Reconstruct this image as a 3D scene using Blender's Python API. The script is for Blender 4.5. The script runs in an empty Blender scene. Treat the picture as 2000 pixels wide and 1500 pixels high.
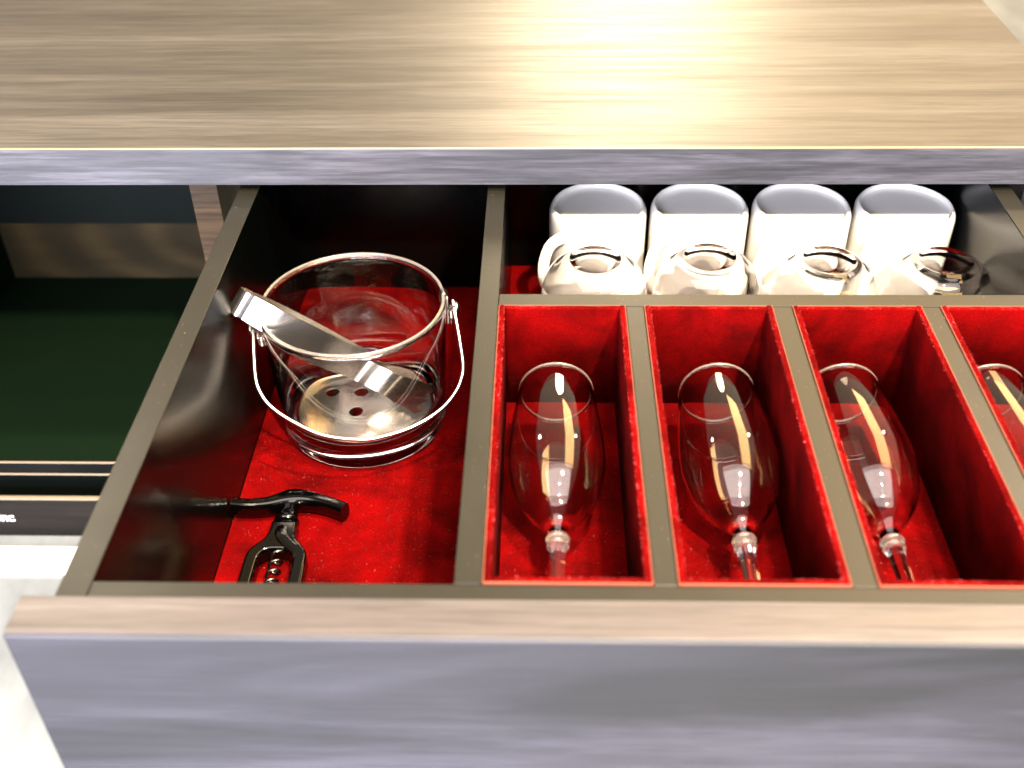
import bpy, bmesh, math, random
from mathutils import Vector, Matrix
random.seed(7)
S = bpy.context.scene
COL = S.collection
PI = math.pi

# ------------------------------------------------------------------ camera
cam_d = bpy.data.cameras.new('camera')
cam = bpy.data.objects.new('camera', cam_d); COL.objects.link(cam)
cam.matrix_world = Matrix(((0.99962, -0.0040, 0.0275, 0.0307),
                           (0.0241, 0.6199, -0.7843, -0.3768),
                           (-0.0139, 0.7847, 0.6197, 0.4276),
                           (0, 0, 0, 1)))
cam_d.sensor_width = 36; cam_d.lens = 38.7
cam_d.clip_start = 0.01; cam_d.clip_end = 100
cam_d.dof.use_dof = True; cam_d.dof.focus_distance = 0.84; cam_d.dof.aperture_fstop = 5.6
S.camera = cam
# ------------------------------------------------------------------ world and lamps
W = bpy.data.worlds.new('World'); S.world = W; W.use_nodes = True
wt = W.node_tree; bg = wt.nodes['Background']; bg.inputs[1].default_value = 1.0
# room around: soft, dim towards the left and front, warmer and brighter towards the right and back
tcw = wt.nodes.new('ShaderNodeTexCoord'); dot = wt.nodes.new('ShaderNodeVectorMath'); dot.operation = 'DOT_PRODUCT'
dot.inputs[1].default_value = Vector((0.52, 0.78, 0.35)).normalized()
wt.links.new(tcw.outputs['Generated'], dot.inputs[0])
mr = wt.nodes.new('ShaderNodeMapRange'); mr.inputs['From Min'].default_value = -1; wt.links.new(dot.outputs['Value'], mr.inputs['Value'])
wr_ = wt.nodes.new('ShaderNodeValToRGB'); wt.links.new(mr.outputs[0], wr_.inputs[0])
el = wr_.color_ramp.elements; el[0].position = .35; el[0].color = (.58, .58, .60, 1); el[1].position = 1.0; el[1].color = (.80, .62, .42, 1)
e2 = el.new(.72); e2.color = (.34, .29, .22, 1)
wt.links.new(wr_.outputs[0], bg.inputs[0])
S.view_settings.view_transform = 'Standard'; S.view_settings.look = 'None'
S.view_settings.exposure = 0.22; S.view_settings.gamma = 1

def lamp(name, loc, target, size, power, color, shape='DISK', size_y=None, spread=180):
    d = bpy.data.lights.new(name, 'AREA'); d.shape = shape; d.size = size
    if size_y: d.size_y = size_y
    d.energy = power; d.color = color; d.spread = math.radians(spread)
    o = bpy.data.objects.new(name, d); COL.objects.link(o)
    o.location = loc
    o.rotation_euler = (Vector(target) - Vector(loc)).to_track_quat('-Z', 'Y').to_euler()
    return o
WARM = (1.0, 0.84, 0.64)
lamp('ceiling_spot', (0.62, -1.15, 1.75), (0.1, 0.35, -0.05), 0.10, 230, WARM)
lamp('ceiling_spot', (0.42, 0.02, 1.70), (0.1, 0.2, -0.05), 0.10, 95, WARM)
lamp('window_light', (-0.9, -2.6, 0.55), (0.0, 0.0, -0.1), 2.6, 480, (0.78, 0.81, 1.0), 'RECTANGLE', 1.5)
lamp('wall_lamp', (0.30, 3.3, 1.22), (0.25, 0.7, 0.0), 0.8, 58, (1.0, 0.80, 0.52))
lamp('ceiling_panel', (0.15, -0.55, 2.0), (0.1, 0.2, 0.0), 2.8, 95, (1.0, 0.87, 0.80), 'RECTANGLE', 1.7)
lamp('ceiling_line_light', (1.15, 2.1, 2.0), (1.15, 2.1, 0.0), 0.9, 100, (1.0, 0.62, 0.24), 'RECTANGLE', 3.4)
for x, y in ((0.25, -0.75), (0.30, -0.40)):
    lamp('small_spot', (x, y, 1.9), (0.15, 0.2, 0), 0.06, 14, WARM)

for x, y, e in ((-1.2, 1.5, 24), (1.5, 1.7, 28)):
    lamp('rim_glint_lamp', (x, y, 1.6), (0.1, 0.2, 0), 0.14, e, WARM)  # lamps added to put warm glints around the glass rims

S.cycles.use_denoising = True
S.cycles.max_bounces = 16; S.cycles.transmission_bounces = 12; S.cycles.glossy_bounces = 6
S.cycles.sample_clamp_indirect = 6
S.cycles.blur_glossy = 0.3

# ------------------------------------------------------------------ material helpers
def newmat(name):
    m = bpy.data.materials.new(name); m.use_nodes = True
    nt = m.node_tree; b = nt.nodes['Principled BSDF']
    return m, nt, b
def node(nt, t, **kw):
    n = nt.nodes.new(t)
    for k, v in kw.items():
        if k in n.inputs: n.inputs[k].default_value = v
        else: setattr(n, k, v)
    return n
def coords(nt, scale=(1, 1, 1), rot=(0, 0, 0), loc=(0, 0, 0)):
    tc = node(nt, 'ShaderNodeTexCoord'); mp = node(nt, 'ShaderNodeMapping')
    mp.inputs['Scale'].default_value = scale; mp.inputs['Rotation'].default_value = rot; mp.inputs['Location'].default_value = loc
    nt.links.new(tc.outputs['Object'], mp.inputs['Vector']); return mp
def noise(nt, mp, scale, detail=4, rough=.55, dist=0.0):
    n = node(nt, 'ShaderNodeTexNoise'); n.inputs['Scale'].default_value = scale; n.inputs['Detail'].default_value = detail
    n.inputs['Roughness'].default_value = rough; n.inputs['Distortion'].default_value = dist
    nt.links.new(mp.outputs[0], n.inputs['Vector']); return n
def ramp(nt, src, stops, interp='LINEAR'):
    r = node(nt, 'ShaderNodeValToRGB'); cr = r.color_ramp; cr.interpolation = interp
    while len(cr.elements) < len(stops): cr.elements.new(0.5)
    for e, (p, c) in zip(cr.elements, stops):
        e.position = p; e.color = (c[0], c[1], c[2], 1) if hasattr(c, '__len__') else (c, c, c, 1)
    nt.links.new(src, r.inputs[0]); return r
def mix(nt, a, b, fac, mode='MIX'):
    m = node(nt, 'ShaderNodeMix', data_type='RGBA', blend_type=mode)
    m.inputs[0].default_value = fac
    for s, v in ((m.inputs[6], a), (m.inputs[7], b)):
        if isinstance(v, (int, float)): s.default_value = (v, v, v, 1)
        elif isinstance(v, tuple): s.default_value = (*v, 1)
        else: nt.links.new(v, s)
    return m.outputs[2]
def bump(nt, b, h, strength, dist):
    n = node(nt, 'ShaderNodeBump'); n.inputs['Strength'].default_value = strength; n.inputs['Distance'].default_value = dist
    nt.links.new(h, n.inputs['Height']); nt.links.new(n.outputs[0], b.inputs['Normal'])

def wood(name, dark, mid, light, axis='X', rough=.42, seed=0.0, broad=2.6, contrast=1.0, lum=.17, sc=1.0, ax=.55, bw=.17, wob=.5):
    """straight-grained laminate: grain runs along the given axis"""
    m, nt, b = newmat(name)
    rot = {'X': (0, 0, 0), 'Y': (0, 0, PI / 2), 'Z': (0, PI / 2, 0)}[axis]
    dark, mid, light = [tuple(c * lum for c in q) for q in (dark, mid, light)]
    mpA = coords(nt, (ax, 7 * sc, 7 * sc), rot, (seed, seed * 1.7, seed * .3))
    mpB = coords(nt, (3.2, 95, 95), rot, (seed, seed, seed))
    mpC = coords(nt, (16, 430, 430), rot, (seed, 0, 0))
    a = noise(nt, mpA, broad, 5, .6, wob)
    bb = noise(nt, mpB, 1.6, 9, .70, .12)
    c = noise(nt, mpC, 1.0, 3, .7)
    wv = node(nt, 'ShaderNodeTexWave', bands_direction='Y', wave_profile='SIN')
    mpW = coords(nt, (0.9, 11, 11), rot, (seed * 2.1, seed, 0))
    nt.links.new(mpW.outputs[0], wv.inputs['Vector'])
    wv.inputs['Scale'].default_value = 1.6; wv.inputs['Distortion'].default_value = 9; wv.inputs['Detail'].default_value = 3
    wv.inputs['Detail Scale'].default_value = .7
    base = ramp(nt, a.outputs[0], [(0.5 - bw, dark), (0.5, mid), (0.5 + bw, light)]).outputs[0]
    fine = ramp(nt, bb.outputs[0], [(0.38, 1 - .34 * contrast), (0.5, 0.98), (0.62, 1 + .16 * contrast)]).outputs[0]
    col = mix(nt, base, fine, 1.0, 'MULTIPLY')
    wr = ramp(nt, wv.outputs[0], [(0.0, 1 - .22 * contrast), (0.5, 1.0), (1.0, 1.0)]).outputs[0]
    col = mix(nt, col, wr, .3, 'MULTIPLY')
    hair = ramp(nt, c.outputs[0], [(0.40, 1 - .34 * contrast), (0.5, 1.0), (0.60, 1 + .16 * contrast)]).outputs[0]
    col = mix(nt, col, hair, 1.0, 'MULTIPLY')
    nt.links.new(col, b.inputs['Base Color'])
    rr = ramp(nt, bb.outputs[0], [(0.3, rough + .1), (0.7, rough - .05)]).outputs[0]
    nt.links.new(rr, b.inputs['Roughness'])
    bump(nt, b, c.outputs[0], .12, .0002)
    return m

M = {}
M['wood_top'] = wood('wood_top', (.15, .123, .096), (.27, .233, .190), (.41, .368, .315), 'X', .42, 0.3, 2.6, .85, .118, 1.2, .5)
M['wood_edge_daylit'] = wood('wood_edge_daylit', (.060, .059, .068), (.125, .121, .142), (.26, .25, .30), 'X', .5, 4.1, 4.5, 1.1, .17, 2.2, 1.4)  # same wood as the top; cool daylight is put into its colour
M['wood_front_daylit'] = wood('wood_front_daylit', (.017, .017, .021), (.062, .059, .077), (.155, .146, .193), 'X', .55, 2.7, 1.7, .6, .17, .95, .55, .12, .9)  # bluish and dark: cool front daylight painted into the wood tone
M['wood_rim_lit'] = wood('wood_rim_lit', (.165, .135, .128), (.25, .212, .205), (.33, .29, .28), 'X', .42, 6.2, 3.0, .7)  # paler pinkish copy for the drawer front's top, its reflected light painted in
M['wood_post'] = wood('wood_post', (.11, .060, .022), (.19, .115, .05), (.28, .18, .085), 'Z', .5, 3.3, 3.0)
M['wood_dark'] = wood('wood_dark', (.012, .009, .005), (.022, .016, .009), (.036, .027, .015), 'X', .6, 8.3, 4)

def black(name, col, rough, spec=.5, gr=True):
    m, nt, b = newmat(name)
    b.inputs['Base Color'].default_value = (*col, 1)
    mp = coords(nt)
    n = noise(nt, mp, 30, 3, .5)
    rr = ramp(nt, n.outputs[0], [(0.3, max(.02, rough - .02)), (0.7, rough + .03)]).outputs[0]
    nt.links.new(rr, b.inputs['Roughness'])
    b.inputs['Specular IOR Level'].default_value = spec
    if False:
        n2 = noise(nt, mp, 700, 2, .6); bump(nt, b, n2.outputs[0], .06, .0002)
    return m
M['lacquer'] = black('black_lacquer', (.0003, .0006, .0005), .22, .17, False)
M['wood_dark'].node_tree.nodes['Principled BSDF'].inputs['Specular IOR Level'].default_value = .12
M['edge_black'] = black('black_edge_strip', (.0062, .0056, .0033), .42, .3)
M['cab_dark'] = black('dark_green_shelf', (.0022, .0058, .0022), .5, .05)
M['plastic'] = black('black_plastic', (.0004, .0004, .0004), .06, .45, False)
M['gap'] = black('dark_gap', (.002, .003, .0022), .5, .04, False)
M['wood_post'].node_tree.nodes['Principled BSDF'].inputs['Specular IOR Level'].default_value = .12

def velvet(name, dark, light, fuzz):
    m, nt, b = newmat(name)
    mp = coords(nt)
    n1 = noise(nt, mp, 22, 5, .6, .4); n2 = noise(nt, mp, 900, 2, .7); n3 = noise(nt, mp, 260, 3, .7)
    base = ramp(nt, n1.outputs[0], [(0.36, dark), (0.66, light)]).outputs[0]
    sp = ramp(nt, n2.outputs[0], [(0.3, .55), (0.55, 1.0), (0.78, 1.5)]).outputs[0]
    col = mix(nt, base, sp, .8, 'MULTIPLY')
    nt.links.new(col, b.inputs['Base Color'])
    b.inputs['Roughness'].default_value = .95; b.inputs['Specular IOR Level'].default_value = .02
    b.inputs['Sheen Weight'].default_value = fuzz; b.inputs['Sheen Roughness'].default_value = .45
    b.inputs['Sheen Tint'].default_value = (1.0, .18, .10, 1)
    h = mix(nt, n2.outputs[0], n3.outputs[0], .5)
    bump(nt, b, h, .8, .0009)
    return m
M['velvet'] = velvet('red_velvet', (.034, .0001, .0001), (.095, .0002, .0003), .0)
M['card'] = (lambda t: (t[2].inputs['Base Color'].__setattr__('default_value', (.14, .030, .010, 1)), t[2].inputs['Roughness'].__setattr__('default_value', .7), t[0])[2])(newmat('raw_card_edge'))

def glass(name, col=(1, 1, 1), ior=1.47, rough=0.0):
    m, nt, b = newmat(name)
    b.inputs['Base Color'].default_value = (*col, 1); b.inputs['Transmission Weight'].default_value = 1
    b.inputs['IOR'].default_value = ior; b.inputs['Roughness'].default_value = rough
    return m
M['glass'] = glass('warm_lit_glass', (.99, .972, .93))  # golden light on the bucket is put into this warm glass tint
M['glass2'] = glass('flute_glass', (.99, .985, .98))
M['glass_rim'] = glass('warm_glint_rim', (1.0, .93, .80), 1.5, .22)  # warm tint and slight haze paint the lit glints onto the rims
M['glass_rim'].node_tree.nodes['Principled BSDF'].inputs['Transmission Weight'].default_value = .94
M['glass_collar'] = glass('cut_collar_glint', (1.0, .95, .86), 1.52, .06)  # creamy tint paints bright glints on the collars, like the rims
M['glass_collar'].node_tree.nodes['Principled BSDF'].inputs['Transmission Weight'].default_value = .975

def metal(name, col, rough, aniso=.0, brushed=None):
    m, nt, b = newmat(name)
    b.inputs['Base Color'].default_value = (*col, 1); b.inputs['Metallic'].default_value = 1
    b.inputs['Roughness'].default_value = rough
    if brushed:
        mp = coords(nt, brushed); n = noise(nt, mp, 1, 4, .7)
        rr = ramp(nt, n.outputs[0], [(0.3, rough * .6), (0.7, rough * 1.5)]).outputs[0]
        nt.links.new(rr, b.inputs['Roughness']); bump(nt, b, n.outputs[0], .04, .0002)
    return m
M['steel'] = metal('polished_steel', (.80, .76, .70), .20)
M['steel_disc'] = metal('strainer_steel', (.84, .80, .73), .20)
M['steel_bail'] = metal('satin_steel_handle', (.90, .86, .80), .24)
M['steel_dark'] = metal('dark_steel', (.10, .09, .08), .25)

m, nt, b = newmat('white_porcelain')
b.inputs['Base Color'].default_value = (.72, .685, .62, 1); b.inputs['Roughness'].default_value = .16
b.inputs['Coat Weight'].default_value = .4; b.inputs['Coat Roughness'].default_value = .05
n = noise(nt, coords(nt), 9, 2, .5); bump(nt, b, n.outputs[0], .05, .001)
M['porcelain'] = m

m, nt, b = newmat('polished_floor')
mp = coords(nt, (1, 1, 1)); n = noise(nt, mp, 3.2, 5, .6, 1.0); n2 = noise(nt, coords(nt, (30, 4, 1), (0, 0, .4)), 1.0, 4, .6)
col = ramp(nt, n.outputs[0], [(0.3, (.085, .095, .10)), (0.7, (.20, .215, .22))]).outputs[0]
st = ramp(nt, n2.outputs[0], [(0.35, .86), (0.6, 1.0)]).outputs[0]
nt.links.new(mix(nt, col, st, 1.0, 'MULTIPLY'), b.inputs['Base Color'])
b.inputs['Roughness'].default_value = .16; b.inputs['Coat Weight'].default_value = .5
M['floor'] = m
m, nt, b = newmat('white_lettering'); b.inputs['Base Color'].default_value = (.85, .85, .82, 1); b.inputs['Roughness'].default_value = .4
M['white'] = m
m, nt, b = newmat('pale_lint'); b.inputs['Base Color'].default_value = (.50, .26, .22, 1); b.inputs['Roughness'].default_value = .8
M['lint'] = m
m, nt, b = newmat('pale_edge_band')
b.inputs['Base Color'].default_value = (.17, .125, .08, 1); b.inputs['Roughness'].default_value = .4
M['band'] = m

# knotty wood at the back of the niche
m, nt, b = newmat('knotty_back_wood')
mpk = coords(nt, (7, 1, 16), (0, 0, 0), (.91, 0, -2.6))
wv = node(nt, 'ShaderNodeTexWave', wave_type='RINGS', rings_direction='Y')
nt.links.new(mpk.outputs[0], wv.inputs['Vector']); wv.inputs['Scale'].default_value = .55; wv.inputs['Distortion'].default_value = 3.5; wv.inputs['Detail'].default_value = 2
nk = noise(nt, coords(nt, (6, 3, 20)), 2, 4, .6)
c1 = ramp(nt, wv.outputs[0], [(0.1, (.011, .0078, .0025)), (0.6, (.016, .010, .003)), (1.0, (.021, .014, .0045))]).outputs[0]
c2 = ramp(nt, nk.outputs[0], [(0.3, .7), (0.7, 1.2)]).outputs[0]
nt.links.new(mix(nt, c1, c2, 1.0, 'MULTIPLY'), b.inputs['Base Color']); b.inputs['Roughness'].default_value = .6; b.inputs['Specular IOR Level'].default_value = .08
M['knotty'] = m

# ------------------------------------------------------------------ object helpers
def tag(o, label=None, cat=None, group=None, kind=None):
    if label: o['label'] = label
    if cat: o['category'] = cat
    if group: o['group'] = group
    if kind: o['kind'] = kind
    return o
def thing(name, loc, label, cat, group=None, rot=(0, 0, 0)):
    o = bpy.data.objects.new(name, None); COL.objects.link(o); o.location = loc; o.rotation_euler = rot
    o.empty_display_size = .02
    return tag(o, label, cat, group)
def link(name, me, mat, parent=None, smooth=False, off=None):
    """me: mesh in world coordinates when off is given (the parent's location)"""
    if off is not None: me.transform(Matrix.Translation(-Vector(off)))
    if mat and not me.materials: me.materials.append(mat)
    if smooth:
        for p in me.polygons: p.use_smooth = True
    o = bpy.data.objects.new(name, me); COL.objects.link(o)
    if parent: o.parent = parent
    return o
def bm_mesh(bm, name):
    bmesh.ops.recalc_face_normals(bm, faces=bm.faces)
    me = bpy.data.meshes.new(name); bm.to_mesh(me); bm.free(); return me
def box(name, x0, x1, y0, y1, z0, z1, mat, parent=None, bev=0.0004, seg=2, off=None):
    bm = bmesh.new(); bmesh.ops.create_cube(bm, size=1)
    for v in bm.verts:
        v.co = Vector((x0 + (v.co.x + .5) * (x1 - x0), y0 + (v.co.y + .5) * (y1 - y0), z0 + (v.co.z + .5) * (z1 - z0)))
    if bev: bmesh.ops.bevel(bm, geom=bm.edges[:], offset=bev, segments=seg, profile=.5, affect='EDGES')
    me = bm_mesh(bm, name)
    o = link(name, me, mat, parent, False, off if off is not None else (parent.location if parent else None))
    return o
def lathe(prof, n=96, closed=False):
    bm = bmesh.new(); rings = []
    for r, z in prof:
        if r < 1e-7: rings.append([bm.verts.new((0, 0, z))])
        else: rings.append([bm.verts.new((r * math.cos(2 * PI * i / n), r * math.sin(2 * PI * i / n), z)) for i in range(n)])
    pairs = list(zip(rings, rings[1:])) + ([(rings[-1], rings[0])] if closed else [])
    for a, b in pairs:
        for i in range(n):
            j = (i + 1) % n
            if len(a) == 1 and len(b) == 1: continue
            if len(a) == 1: bm.faces.new((a[0], b[i], b[j]))
            elif len(b) == 1: bm.faces.new((a[i], a[j], b[0]))
            else: bm.faces.new((a[i], a[j], b[j], b[i]))
    return bm_mesh(bm, 'lathe')
def spline(pts, k=6):
    """Catmull-Rom through control points (tuples of any size)"""
    out = []; P = [pts[0]] + list(pts) + [pts[-1]]
    for i in range(1, len(P) - 2):
        for s in range(k):
            t = s / k
            out.append(tuple(.5 * (2 * b + (c - a) * t + (2 * a - 5 * b + 4 * c - d) * t * t + (3 * b - a - 3 * c + d) * t ** 3)
                             for a, b, c, d in zip(P[i - 1], P[i], P[i + 1], P[i + 2])))
    out.append(tuple(pts[-1])); return out
def sweep(path, ru, rv, up=(0, 0, 1), n=16, sq=2.0, caps=True):
    """superellipse section (half sizes ru, rv: numbers or lists) swept along path; v axis follows up"""
    bm = bmesh.new(); P = [Vector(p) for p in path]; rings = []
    upv = Vector(up)
    for i, p in enumerate(P):
        t = (P[min(i + 1, len(P) - 1)] - P[max(i - 1, 0)]).normalized()
        u = t.cross(upv).normalized(); v = u.cross(t).normalized()
        a = ru[i] if hasattr(ru, '__len__') else ru; b_ = rv[i] if hasattr(rv, '__len__') else rv
        ring = []
        for k in range(n):
            th = 2 * PI * (k + .5) / n; c, s = math.cos(th), math.sin(th)
            ring.append(bm.verts.new(p + u * a * math.copysign(abs(c) ** (2 / sq), c) + v * b_ * math.copysign(abs(s) ** (2 / sq), s)))
        rings.append(ring)
    for a, b_ in zip(rings, rings[1:]):
        for k in range(n):
            j = (k + 1) % n; bm.faces.new((a[k], a[j], b_[j], b_[k]))
    if caps: bm.faces.new(rings[0]); bm.faces.new(rings[-1])
    return bm_mesh(bm, 'sweep')
def flat_shape(loops, extrude, bevel, res=3):
    """outline with holes, thickened and rounded; in the local XY plane"""
    cu = bpy.data.curves.new('shape', 'CURVE'); cu.dimensions = '2D'; cu.fill_mode = 'BOTH'
    cu.extrude = extrude; cu.bevel_depth = bevel; cu.bevel_resolution = res; cu.offset = -bevel
    for lp in loops:
        sp = cu.splines.new('POLY'); sp.points.add(len(lp) - 1); sp.use_cyclic_u = True
        for q, (x, y) in zip(sp.points, lp): q.co = (x, y, 0, 1)
    o = bpy.data.objects.new('shape', cu); COL.objects.link(o)
    dg = bpy.context.evaluated_depsgraph_get()
    me = bpy.data.meshes.new_from_object(o.evaluated_get(dg)); bpy.data.objects.remove(o)
    return me
def circle(cx, cy, r, n=40): return [(cx + r * math.cos(2 * PI * i / n), cy + r * math.sin(2 * PI * i / n)) for i in range(n)]
def copy_tree(o, parent=None):
    c = o.copy(); COL.objects.link(c)
    if parent: c.parent = parent
    for ch in list(o.children): copy_tree(ch, c)
    return c

# ------------------------------------------------------------------ setting
ZF = -.4384
box('floor', -4, 4, -4, 6, ZF - .05, ZF, M['floor'], None, 0)['kind'] = 'structure'

box('floor_strip', -4, -.2, .392, .430, ZF, ZF + .004, M['porcelain'], None, .001)['kind'] = 'structure'

# ------------------------------------------------------------------ sideboard
sb = thing('sideboard', (-.2, .7, ZF), 'long grey brown wood sideboard whose drawer is pulled out, with an open niche at left', 'sideboard')
YC, ZU, ZT = .4145, .006, .0374
box('countertop', -1.5, .4725, YC + .0012, 1.15, ZU, ZT, M['wood_top'], sb, .0008)
box('front_edge_band', -1.5, .4725, YC, YC + .0012, ZU, ZT - .0007, M['wood_edge_daylit'], sb, .0003)
box('trim_line', -1.5, .4722, YC + .0001, YC + .0024, ZT - .0005, ZT + .0002, M['band'], sb, .0002)
PY = .45
box('partition', -.2685, -.245, PY + .0012, 1.1, -.352, ZU, M['gap'], sb, .0003)
box('partition_edge', -.2685, -.245, PY, PY + .0012, -.352, ZU, M['wood_post'], sb, .0003)
box('end_panel', .430, .452, PY, 1.1, ZF, ZU, M['wood_front_daylit'], sb)
box('niche_shelf', -1.45, -.2685, PY + .002, .84, -.350, -.3315, M['cab_dark'], sb)
box('shelf_front_strip', -1.45, -.2, PY, PY + .002, -.3465, -.3305, M['lacquer'], sb, .0003)
for z0, z1 in ((-.3320, -.3300), (-.3485, -.3462)):
    box('shelf_trim', -1.45, -.2, PY - .0008, PY + .001, z0 + .0004, z1 - .0004, M['band'], sb, .0003)
box('recess', -1.45, .43, PY + .03, PY + .04, ZF, -.35, M['gap'], sb)
pl = box('plinth_rail', -1.45, .43, PY - .001, PY + .003, ZF, -.3835, M['wood_dark'], sb)
box('plinth_cap', -1.45, .43, PY - .0018, PY + .003, -.3835, -.3815, M['band'], sb, .0003)
box('niche_side', -.665, -.645, PY + .003, .82, -.3315, ZU, M['cab_dark'], sb)
box('niche_back', -.645, -.2685, .80, .815, -.3315, -.245, M['knotty'], sb)
box('back_rail', -.645, -.2685, .770, .80, -.235, ZU, M['gap'], sb)
# lettering printed on the plinth rail
tx = bpy.data.curves.new('lettering', 'FONT'); tx.body = 'NETIC'; tx.size = .0105; tx.extrude = .0002; tx.align_x = 'RIGHT'; tx.offset = .0002
to = bpy.data.objects.new('t', tx); COL.objects.link(to)
me = bpy.data.meshes.new_from_object(to.evaluated_get(bpy.context.evaluated_depsgraph_get())); bpy.data.objects.remove(to)
me.transform(Matrix.Translation((-.5355, PY - .0014, -.4150)) @ Matrix.Rotation(PI / 2, 4, 'X'))
link('lettering', me, M['white'], sb, False, sb.location)

# ------------------------------------------------------------------ drawer
dr = thing('drawer', (.094, .25, -.17), 'open drawer with black lacquer inside, red velvet compartments and a grey wood front', 'drawer')
B = M['edge_black']; L = M['lacquer']
XL0, XL1, XR0, XR1, YB = -.2166, -.2005, .3887, .4047, .518
def panel(name, x0, x1, y0, y1, z0, z1):
    """glossy board with a satin strip along its top"""
    o = box(name, x0, x1, y0, y1, z0, z1 - .0006, L, dr, .0003)
    s = box('edge_strip', x0, x1, y0, y1, z1 - .0006, z1, B, None, .0004, 2, dr.location)
    s.parent = o
    return o
panel('side_panel', XL0, XL1, -.0105, YB + .012, -.170, 0)
panel('side_panel', XR0, XR1, -.0105, YB + .012, -.170, 0)
panel('front_board', XL1 + .0003, XR0 - .0003, -.0105, -.0003, -.170, -.0003)
panel('back_board', XL1 + .0003, XR0 - .0003, YB, YB + .012, -.170, -.0003)
panel('long_divider', -.0140, 0, 0, YB, -.162, -.0002)
panel('cross_divider', .0003, XR0 - .0003, .2515, .2665, -.162, -.0004)
for x0, x1 in ((.088, .100), (.1882, .2010), (.2892, .3012)):
    panel('box_divider', x0, x1, .0002, .2512, -.162, -.0005)
box('base_board', XL1, XR0, 0, YB, -.168, -.162, L, dr, .0003)
ff = box('front_panel', -.2338, .4215, -.0363, -.0125, -.215, -.0003, M['wood_front_daylit'], dr, .0015, 3)
box('front_panel_top', -.2335, .4212, -.0345, -.0108, -.0004, .0004, M['wood_rim_lit'], dr, .0003)
box('velvet_mat', XL1 + .0002, -.0142, .0002, YB - .0005, -.162, -.159, M['velvet'], dr, .0008)
box('velvet_mat', .0002, XR0 - .0002, .2668, YB - .0005, -.1368, -.1348, M['velvet'], dr, .0008)
box('raised_floor', .0002, XR0 - .0002, .2668, YB - .0003, -.1615, -.1370, L, dr, 0)

def bumpy(bm, amp, top):
    for v in bm.verts:
        v.co += Vector((random.uniform(-amp, amp), random.uniform(-amp, amp), random.uniform(-amp, amp) * .8))
def velvet_wall(name, x0, x1, y0, y1, z0, z1, parent, along):
    """soft wall: rounded top, slightly uneven along its length"""
    bm = bmesh.new(); L_ = (x1 - x0) if along == 'X' else (y1 - y0); n = max(8, int(L_ / .003))
    th = (y1 - y0) if along == 'X' else (x1 - x0); h = th / 2; sec = []
    for k in range(7):
        a = PI * k / 6; sec.append((h - h * math.cos(a), z1 - h * .55 + h * .55 * math.sin(a)))
    sec = [(0, z0)] + sec + [(th, z0)]
    rings = []
    for i in range(n + 1):
        t = i / n; w = .00016 * math.sin(i * .83 + x0 * 90) + random.uniform(-.00012, .00012); dz = random.uniform(-.00018, .00018)
        ring = []
        for (s, z) in sec:
            zz = z + (dz if z > z0 else 0); ss = s + (w if z > z0 else 0)
            ring.append(bm.verts.new((x0 + L_ * t, y0 + ss, zz) if along == 'X' else (x0 + ss, y0 + L_ * t, zz)))
        rings.append(ring)
    m_ = len(sec)
    for a, b_ in zip(rings, rings[1:]):
        for k in range(m_):
            j = (k + 1) % m_; bm.faces.new((a[k], a[j], b_[j], b_[k]))
    bm.faces.new(rings[0]); bm.faces.new(rings[-1])
    me = bm_mesh(bm, name); return link(name, me, M['velvet'], parent, True, dr.location)
boxes = ((.0006, .0876), (.1004, .1878), (.2014, .2888), (.3016, .3882))
for bx0, bx1 in boxes:
    fl = box('velvet_liner', bx0 + .0006, bx1 - .0006, .0012, .2508, -.0860, -.0825, M['velvet'], dr, .0006)
    T = .0042; c = .0005
    for nm, a in (('x', (bx0 + c, bx0 + T)), ('x', (bx1 - T, bx1 - c))):
        velvet_wall('liner_wall', a[0], a[1], .0012, .2506, -.0822, .0012, fl, 'Y')
    velvet_wall('liner_wall', bx0 + T, bx1 - T, .0010, T + .0004, -.0822, .0009, fl, 'X')
    velvet_wall('liner_wall', bx0 + T, bx1 - T, .2510 - T, .2508, -.0822, .0009, fl, 'X')
    for q in ((bx0, bx0 + c - .0001, .0003, .2512), (bx1 - c + .0001, bx1, .0003, .2512), (bx0 + c, bx1 - c, .0003, .0009), (bx0 + c, bx1 - c, .2508, .2513)):
        o = box('liner_backing', *q, -.084, .0007, M['card'], None, 0, 1, dr.location); o.parent = fl

# short pile standing along the tops of the velvet walls, too fine to count
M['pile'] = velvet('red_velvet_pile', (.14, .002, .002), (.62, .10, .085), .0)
bm = bmesh.new()
def fibre(p, l, w):
    dv = Vector((random.uniform(-1, 1), random.uniform(-1, 1), random.uniform(-.1, 1.0))).normalized() * l
    sd = dv.cross(Vector((random.uniform(-1, 1), random.uniform(-1, 1), .3))).normalized() * w
    bm.faces.new((bm.verts.new(p - sd), bm.verts.new(p + sd), bm.verts.new(p + dv)))
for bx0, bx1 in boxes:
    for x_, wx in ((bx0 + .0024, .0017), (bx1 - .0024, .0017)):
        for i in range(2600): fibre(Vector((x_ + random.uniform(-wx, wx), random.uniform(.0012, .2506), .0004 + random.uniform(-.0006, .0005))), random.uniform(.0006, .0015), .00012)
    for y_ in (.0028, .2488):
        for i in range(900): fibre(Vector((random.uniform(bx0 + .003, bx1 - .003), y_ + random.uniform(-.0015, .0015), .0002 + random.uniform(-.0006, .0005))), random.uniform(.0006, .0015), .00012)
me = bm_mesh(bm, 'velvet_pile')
tag(link('velvet_pile', me, M['pile'], dr, False, dr.location), None, None, None, 'stuff')

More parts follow.
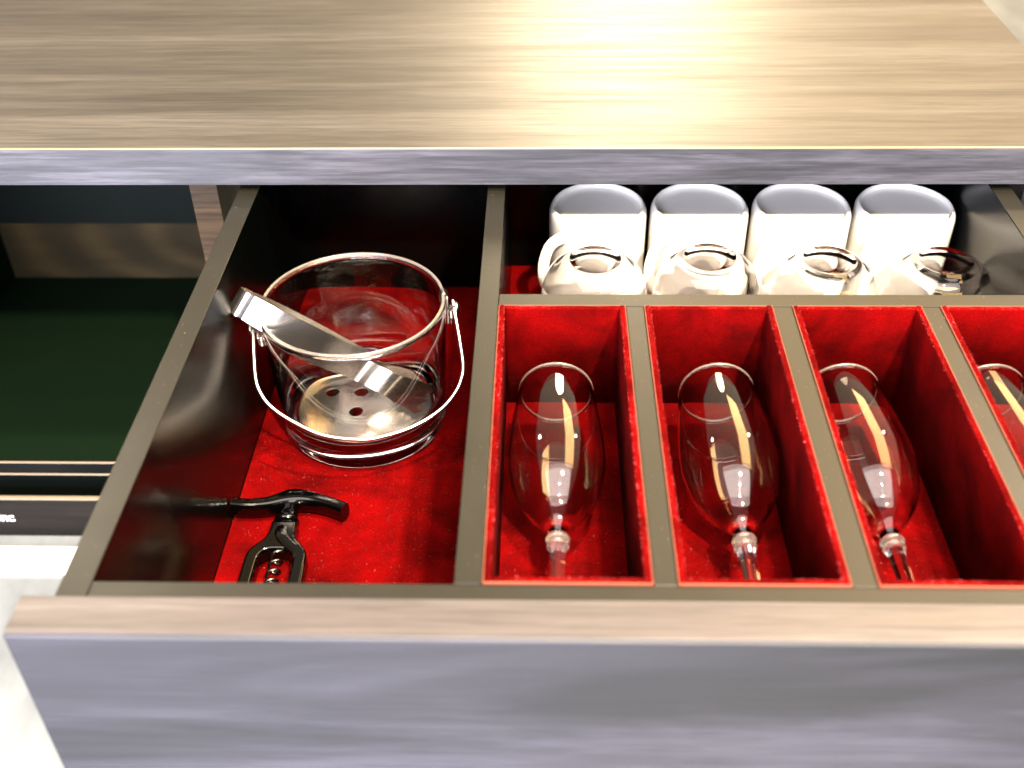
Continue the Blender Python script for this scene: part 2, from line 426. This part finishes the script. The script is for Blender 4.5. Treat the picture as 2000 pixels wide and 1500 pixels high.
# lint specks on the velvet, too many to count
bm = bmesh.new()
def speck(p, nrm):
    a = Vector((random.uniform(-1, 1), random.uniform(-1, 1), random.uniform(-1, 1))).normalized() * random.uniform(.00015, .0006)
    b_ = nrm.cross(a).normalized() * random.uniform(.00006, .00014)
    q = p + nrm * .0004
    vs = [bm.verts.new(q - a / 2 - b_), bm.verts.new(q + a / 2), bm.verts.new(q - a / 2 + b_), bm.verts.new(q + nrm * .0001)]
    bm.faces.new(vs[:3]); bm.faces.new((vs[0], vs[1], vs[3])); bm.faces.new((vs[1], vs[2], vs[3]))
for i in range(2600): speck(Vector((random.uniform(-.2, -.015), random.uniform(.06, .5), -.159)), Vector((0, 0, 1)))
for bx0, bx1 in boxes:
    for i in range(420): speck(Vector((random.uniform(bx0 + .004, bx1 - .004), random.uniform(.01, .247), -.0825)), Vector((0, 0, 1)))
    for i in range(700): speck(Vector((random.uniform(bx0 + .004, bx1 - .004), .2476, -.082 * random.random() ** 1.6)), Vector((0, -1, 0)))
for x0, x1, y0, y1 in ((XL0, XL1, 0, .42), (-.014, 0, 0, .42), (0, XR0, .2515, .2665), (.088, .1, 0, .25), (.1882, .201, 0, .25), (.2892, .3012, 0, .25)):
    for i in range(int(9000 * (x1 - x0) * (y1 - y0) / .012) // 60): speck(Vector((random.uniform(x0, x1), random.uniform(y0, y1), 0)), Vector((0, 0, 1)))
me = bm_mesh(bm, 'velvet_lint')
tag(link('velvet_lint', me, M['lint'], dr, False, dr.location), None, None, None, 'stuff')

# ------------------------------------------------------------------ champagne flutes
def flute_profiles():
    # local z runs from the foot (0) to the rim (.209)
    outer = spline([(.0052, .0735), (.0085, .078), (.0170, .088), (.0255, .104), (.0302, .124), (.0313, .140), (.0302, .162), (.0278, .185), (.0257, .2045)], 6)
    inner = [(max(r - .0011, .0), z) for r, z in spline([(.0165, .0905), (.0255, .1055), (.0302, .125), (.0313, .140), (.0302, .162), (.0278, .185), (.0255, .2035)], 6)]
    inner = [(0, .0815), (.006, .0825), (.0115, .086)] + inner
    rim = []
    return [(0, .0700), (.0046, .0705)] + outer + rim + list(reversed(inner))
fl_proto = thing('champagne_flute', (0, 0, 0), 'x', 'champagne flute', 'champagne flutes lying in the velvet boxes')
link('bowl', lathe(flute_profiles(), 128), M['glass2'], fl_proto, True)
link('rim', lathe([(.0251 + .0008 * math.cos(a * PI / 6), .2056 + .0009 * math.sin(a * PI / 6)) for a in range(12)], 128, True), M['glass_rim'], fl_proto, True)
col_p = spline([(0, .0600), (.0048, .0601), (.0066, .0620), (.0052, .0640), (.0050, .0645), (.0072, .0668), (.0058, .0690), (.0048, .0696), (0, .0698)], 5)
link('collar', lathe([(max(r, 0), z) for r, z in col_p], 48), M['glass_collar'], fl_proto, True)
# faceted stem
st_bm_path = [(0, 0, z) for z in (.0042, .008, .02, .035, .05, .0598)]
link('stem', sweep(st_bm_path, [.0060, .0048, .0042, .0043, .0047, .0052], [.0060, .0048, .0042, .0043, .0047, .0052], (1, 0, 0), 8, 2), M['glass2'], fl_proto, False)
foot_p = spline([(0, 0), (.020, .0), (.0318, .0004), (.0330, .0012), (.0320, .0019), (.020, .0022), (.008, .0030), (.0058, .0040), (0, .0041)], 4)
link('foot', lathe([(max(r, 0), z) for r, z in foot_p], 64), M['glass2'], fl_proto, True)
F = [(.0402, .0005, 'clear champagne flute lying in the first velvet box, next to the ice bucket side'),
     (.1500, 0.0, 'clear champagne flute lying in the second velvet box, nearer its right wall'),
     (.2370, .012, 'clear champagne flute lying in the third velvet box, tight against its left wall'),
     (.3355, .010, 'champagne flute cut by the right picture edge, in the last velvet box')]
for i, (x, a, lab) in enumerate(F):
    o = fl_proto if i == 0 else copy_tree(fl_proto)
    o['label'] = lab
    o.location = (x + .0, .0105, -.0492)
    o.rotation_euler = (-PI / 2 + .006, random.uniform(-.5, .5) if i else 0, a)

# ------------------------------------------------------------------ mugs, upside down
FZ = -.1348
mg = thing('mug', (0, 0, 0), 'x', 'mug', 'white mugs upside down in the back compartment')
mp_ = [(.0362, .0010), (.0380, 0), (.0398, .0010), (.0405, .0040)] + [(.0405, z) for z in (.03, .06, .080)] + \
      [(.0402, .0850), (.0392, .0880), (.0380, .0898), (.0374, .0904), (.0367, .0902), (.0363, .0892), (.0360, .0865), (.0350, .0856), (.030, .0853), (.015, .0851), (0, .0851),
       (0, .0820), (.030, .0818), (.0345, .0800), (.0362, .0740), (.0364, .04)]
bm_m = lathe([(r * 1.05, z) for r, z in mp_], 96, True)
link('body', bm_m, M['porcelain'], mg, True)
hp = spline([(.0385, 0, .0735), (.0480, 0, .0760), (.0600, 0, .0740), (.0670, 0, .0630), (.0680, 0, .0500), (.0640, 0, .0370), (.0540, 0, .0270), (.0385, 0, .0220)], 7)
link('handle', sweep(hp, .0058, .0034, (0, 1, 0), 20, 2.4), M['porcelain'], mg, True)
ML = [(.0787, .474, 226, 'white mug upside down, first from the drawer divider, grey shade on its base'),
      (.1670, .474, 228, 'white mug upside down, second from the drawer divider, behind the widest clear tumbler base'),
      (.2553, .474, 231, 'white mug upside down, between the second mug and the brown shaded mug'),
      (.3440, .473, 229, 'white mug upside down, rightmost of the row, its base in brown shade')]
for i, (x, y, a, lab) in enumerate(ML):
    o = mg if i == 0 else copy_tree(mg)
    o['label'] = lab; o.location = (x, y, FZ); o.rotation_euler = (0, 0, math.radians(a))

# ------------------------------------------------------------------ stemless tumblers, upside down
tb = thing('stemless_glass', (0, 0, 0), 'x', 'glass', 'stemless glasses upside down before the mugs')
to_ = spline([(.0338, .0), (.0375, .012), (.0420, .030), (.0440, .046), (.0432, .060), (.0395, .073), (.0330, .083), (.0255, .0880), (.0215, .0900)], 7)
ti_ = spline([(.0327, .0006), (.0364, .012), (.0409, .030), (.0428, .046), (.0415, .059), (.0365, .069), (.0270, .0765), (.014, .0790), (0, .0795)], 7)
prof = [(0, .0888), (.010, .0889), (.0185, .0893), (.0205, .0902)] + list(reversed(to_)) + [(.0332, -.0003)] + ti_
link('bowl', lathe([(max(r, 0), z) for r, z in prof], 128), M['glass2'], tb, True)
TL = [(.0730, .3830, 'upside down stemless glass before the mug nearest the divider'),
      (.1655, .3870, 'upside down stemless glass second from the divider, base widest of the row'),
      (.2605, .3830, 'upside down stemless glass third from the divider, before the third mug'),
      (.3525, .3820, 'upside down stemless glass at the right end, showing red and dark reflections')]
for i, (x, y, lab) in enumerate(TL):
    o = tb if i == 0 else copy_tree(tb)
    o['label'] = lab; o.location = (x, y, FZ + .0003); o.rotation_euler = (0, 0, i * 1.1)

# ------------------------------------------------------------------ ice bucket
BC = Vector((-.1145, .319, -.1588))
bk = thing('ice_bucket', BC, 'clear glass ice bucket with hanging steel handle standing on red velvet', 'ice bucket')
def rr_(z): return .0655 + (.0714 - .0655) * z / .1135
out = [(0, .0016), (.040, .0012), (.052, 0), (.0600, .0006), (.0642, .0030), (.0660, .0075)] + [(rr_(z), z) for z in (.014, .025, .045, .07, .095, .108, .1125)]
inn = [(rr_(z) - t, z) for z, t in ((.1125, .0044), (.108, .0036), (.095, .0028), (.07, .0029), (.045, .0031), (.030, .0036))]
prof = spline(out, 4) + [(.0708, .1143), (.0698, .1149), (.0684, .1149), (.0674, .1143)] + spline(inn + [(.0570, .0195), (.0530, .0150), (.045, .0132), (.025, .0126), (0, .0125)], 4)
link('vessel', lathe([(max(r, 0), z) for r, z in prof], 160), M['glass'], bk, True)
link('rim', lathe([(.0694 + .0012 * math.cos(a * PI / 8), .1162 + .0012 * math.sin(a * PI / 8)) for a in range(16)], 160, True), M['glass_rim'], bk, True)
ax = Vector((.982, .191, 0)).normalized(); th = math.radians(37)
fw = Vector((.191 * math.cos(th), -.982 * math.cos(th), -math.sin(th))).normalized(); nn = ax.cross(fw).normalized()
PV = Vector((0, 0, .1010))
def bl(a, b_): return PV + ax * a + fw * b_
pts = [(.0772, -.0060), (.0776, .008), (.0783, .026), (.0786, .045), (.0765, .0560), (.0700, .0680), (.0560, .0810), (.0330, .0915), (.010, .0960)]
pts = pts + [(-.006, .0963)] + [(-a, b_ - (.006 if .02 < b_ < .09 else 0.002)) for a, b_ in reversed(pts)][1:]
path = spline([tuple(bl(*q)) for q in pts], 6)
bail = link('bail_handle', sweep(path, .0013, .0022, tuple(nn), 16, 3.2), M['steel_bail'], bk, True)
for s in (1, -1):
    cp = PV + ax * (s * .0722)
    bm = bmesh.new(); bmesh.ops.create_cube(bm, size=1)
    R3 = Matrix((ax * s, Vector((0, 0, 1)).cross(ax * s), Vector((0, 0, 1)))).transposed()
    for v in bm.verts: v.co = R3 @ Vector((v.co.x * .0016, v.co.y * .0115, v.co.z * .026)) + cp + Vector((0, 0, .001))
    bmesh.ops.bevel(bm, geom=bm.edges[:], offset=.0007, segments=3, affect='EDGES')
    clip = link('clip', bm_mesh(bm, 'clip'), M['steel'], bk, True)
    # hook over the rim
    hk = spline([tuple(cp + ax * s * .0008 + Vector((0, 0, .012))), tuple(cp + ax * s * -.001 + Vector((0, 0, .0155))), tuple(cp - ax * s * .0035 + Vector((0, 0, .0155))), tuple(cp - ax * s * .0055 + Vector((0, 0, .010)))], 6)
    o = link('hook', sweep(hk, .0045, .0006, tuple(ax * s), 12, 3), M['steel'], None, True); o.parent = clip
    me = lathe([(0, -.001), (.0026, -.001), (.0026, .005), (.0044, .0052), (.0047, .0062), (.0036, .0080), (0, .0086)], 32)
    me.transform(Matrix.Translation(cp + ax * s * .001) @ (ax * s).to_track_quat('Z', 'Y').to_matrix().to_4x4())
    o = link('rivet', me, M['steel'], None, True); o.parent = clip
    me = lathe([(.0030, -.0006), (.0062, -.0006), (.0066, .0), (.0062, .0008), (.0030, .0008)], 32, True)
    me.transform(Matrix.Translation(cp + ax * s * .0022 + Vector((0, 0, -.008))) @ (ax * s).to_track_quat('Z', 'Y').to_matrix().to_4x4())
    o = link('washer', me, M['steel'], None, True); o.parent = clip

# strainer
stn = thing('ice_strainer', BC + Vector((0, 0, .0132)), 'perforated steel strainer plate lying inside the glass bucket', 'strainer')
loops = [circle(0, 0, .0535, 96), circle(-.004, .010, .0058)]
for k in range(4):
    a = PI / 2 * k - .05; loops.append(circle(-.004 + .0245 * math.cos(a), .010 + .0245 * math.sin(a), .0056))
me = flat_shape(loops, .0003, .0002, 2)
bm = bmesh.new(); bm.from_mesh(me)
for _ in range(7):
    long_ = [e for e in bm.edges if e.calc_length() > .0035]
    if not long_: break
    bmesh.ops.subdivide_edges(bm, edges=long_, cuts=1); bmesh.ops.triangulate(bm, faces=[f for f in bm.faces if len(f.verts) > 3])
for v in bm.verts:
    r = v.co.xy.length; v.co.z += .0042 * (1 - (r / .0535) ** 2) + .0003 * math.sin(v.co.x * 90 + 1)
bm.to_mesh(me); bm.free()
me.transform(Matrix.Translation((0, 0, .0022)))
link('plate', me, M['steel_disc'], stn, True).modifiers.new('edges', 'EDGE_SPLIT').split_angle = math.radians(40)
link('lip', lathe([(.0528, .0020), (.0538, .0022), (.0545, .0030), (.0541, .0038), (.0532, .0034)], 96, True), M['steel'], stn, True)

# ------------------------------------------------------------------ tongs
A = Vector((-.1975, .2990, -.0270)); Bp = Vector((-.0660, .3120, -.1290))
d = (Bp - A).normalized(); wv_ = (Vector((-.25, -.40, -1.0)) - d * Vector((-.25, -.40, -1.0)).dot(d)).normalized(); sv = d.cross(wv_).normalized()
if sv.y > 0: sv = -sv
Lg = (Bp - A).length
tg = thing('ice_tongs', A + d * Lg, 'brushed steel ice tongs leaning over the left rim of the glass bucket', 'tongs')
def band(name, pts, half, teeth, parent):
    P = spline(pts, 7); m_ = 12; bm = bmesh.new(); Gs = []
    th_ = .0005
    for side in (1, -1):
        G = []
        for i, (t, s) in enumerate(P):
            t0, s0 = P[max(i - 1, 0)]; t1, s1 = P[min(i + 1, len(P) - 1)]
            tv = Vector((t1 - t0, s1 - s0)).normalized(); nv = Vector((-tv.y, tv.x)) * th_ * side
            u = i / (len(P) - 1); hw = half(u); row = []
            for k in range(m_ + 1):
                w = -hw + 2 * hw * k / m_; tt = t + nv.x
                if teeth and i == len(P) - 1: tt += .0032 * (1 if k % 4 == 2 else (0 if k % 2 else -1)) * 1.0
                row.append(bm.verts.new(A + d * tt + sv * (s + nv.y) + wv_ * w))
            G.append(row)
        Gs.append(G)
    for G in Gs:
        for a, b_ in zip(G, G[1:]):
            for k in range(m_): bm.faces.new((a[k], a[k + 1], b_[k + 1], b_[k]))
    g0, g1 = Gs
    for i in range(len(g0) - 1):
        for k in (0, m_): bm.faces.new((g0[i][k], g0[i + 1][k], g1[i + 1][k], g1[i][k]))
    for i in (0, len(g0) - 1):
        for k in range(m_): bm.faces.new((g0[i][k], g0[i][k + 1], g1[i][k + 1], g1[i][k]))
    me = bm_mesh(bm, name); o = link(name, me, M['steel'], parent, False, parent.location)
    for p in me.polygons: p.use_smooth = p.area > 0
    md = o.modifiers.new('edges', 'EDGE_SPLIT'); md.split_angle = math.radians(50)
    return o
band('bend', [(.010, .0062), (.004, .0058), (.0005, .0030), (-.0008, 0), (.0005, -.0030), (.004, -.0058), (.010, -.0062)], lambda u: .0098, False, tg)
wid = lambda u: .0098 + .0016 * math.sin(min(1, u * 1.4) * PI) + (.004 * max(0, (u - .72) / .28))
band('arm', [(.0102, .0062), (.035, .0100), (.070, .0085), (.105, .0050), (.118, .0110), (.132, .0160), (.150, .0130), (Lg, .0070)], wid, True, tg)
band('arm', [(.0102, -.0062), (.035, -.0100), (.070, -.0085), (.105, -.0050), (.118, -.0110), (.132, -.0160), (.146, -.0130), (Lg - .012, -.0070)], wid, True, tg)

# ------------------------------------------------------------------ corkscrew
CZ = -.1490
ck = thing('corkscrew', (-.157, .14, -.159), 'glossy black corkscrew with T handle lying at the front of the left compartment', 'corkscrew')
hpth = spline([(-.1990, .2040, CZ), (-.1860, .2030, CZ), (-.1720, .2050, CZ), (-.1600, .2100, CZ), (-.1520, .2115, CZ), (-.1400, .2095, CZ), (-.1260, .2050, CZ), (-.1145, .1995, CZ)], 6)
n_ = len(hpth)
ru = [.0052 + .0034 * math.exp(-((i / (n_ - 1) - .52) / .17) ** 2) for i in range(n_)]
link('handle', sweep(hpth, ru, .0075, (0, 0, 1), 24, 2.8), M['plastic'], ck, False, ck.location)
nk_me = lathe([(0, 0), (.0078, 0), (.0092, .001), (.0094, .0040), (.0082, .0052), (.0074, .0085), (.0064, .017), (0, .017)], 40)
nk_me.transform(Matrix.Translation((-.1560, .1850, CZ)) @ Matrix.Rotation(-PI / 2, 4, 'X'))
link('collar', nk_me, M['plastic'], ck, True, ck.location)
half = [(.0094, .0), (.0096, -.010), (.0118, -.0170), (.0175, -.0240), (.0212, -.0310), (.0218, -.040), (.0220, -.070), (.0215, -.090), (.0180, -.1010), (.011, -.106), (0, -.1075)]
outl = spline(half, 4); outl = outl + [(-x, y) for x, y in reversed(outl[:-1])]
hol = [(.0, -.0272), (.0070, -.0278), (.0112, -.0320), (.0125, -.040), (.0125, -.070), (.0122, -.086), (.0110, -.094), (.006, -.096), (0, -.0965)]
hol = spline(hol, 4); hol = hol + [(-x, y) for x, y in reversed(hol[1:-1])]
me = flat_shape([outl, hol], .0045, .0022, 4)
me.transform(Matrix.Translation((-.1562, .1850, CZ - .001)))
link('frame', me, M['plastic'], ck, False, ck.location)
# raised fillet ridge on the shoulders
me = sweep(spline([(-.1562, .184, CZ + .004), (-.1562, .172, CZ + .0055), (-.1500, .163, CZ + .0052), (-.1415, .155, CZ + .0045), (-.1385, .140, CZ + .0045), (-.1382, .11, CZ + .0045)], 6), [.0046] * 31, .0012, (0, 0, 1), 12, 2.5)
link('ridge', me, M['plastic'], ck, True, ck.location)
hel = [(-.1562 + .0042 * math.cos(t), .158 - .0088 * t / (2 * PI), CZ + .0042 * math.sin(t)) for t in [i * PI / 12 for i in range(24 * 6 + 1)]]
link('worm', sweep(hel, .0012, .0012, (0, 1, .01), 10), M['steel_dark'], ck, True, ck.location)
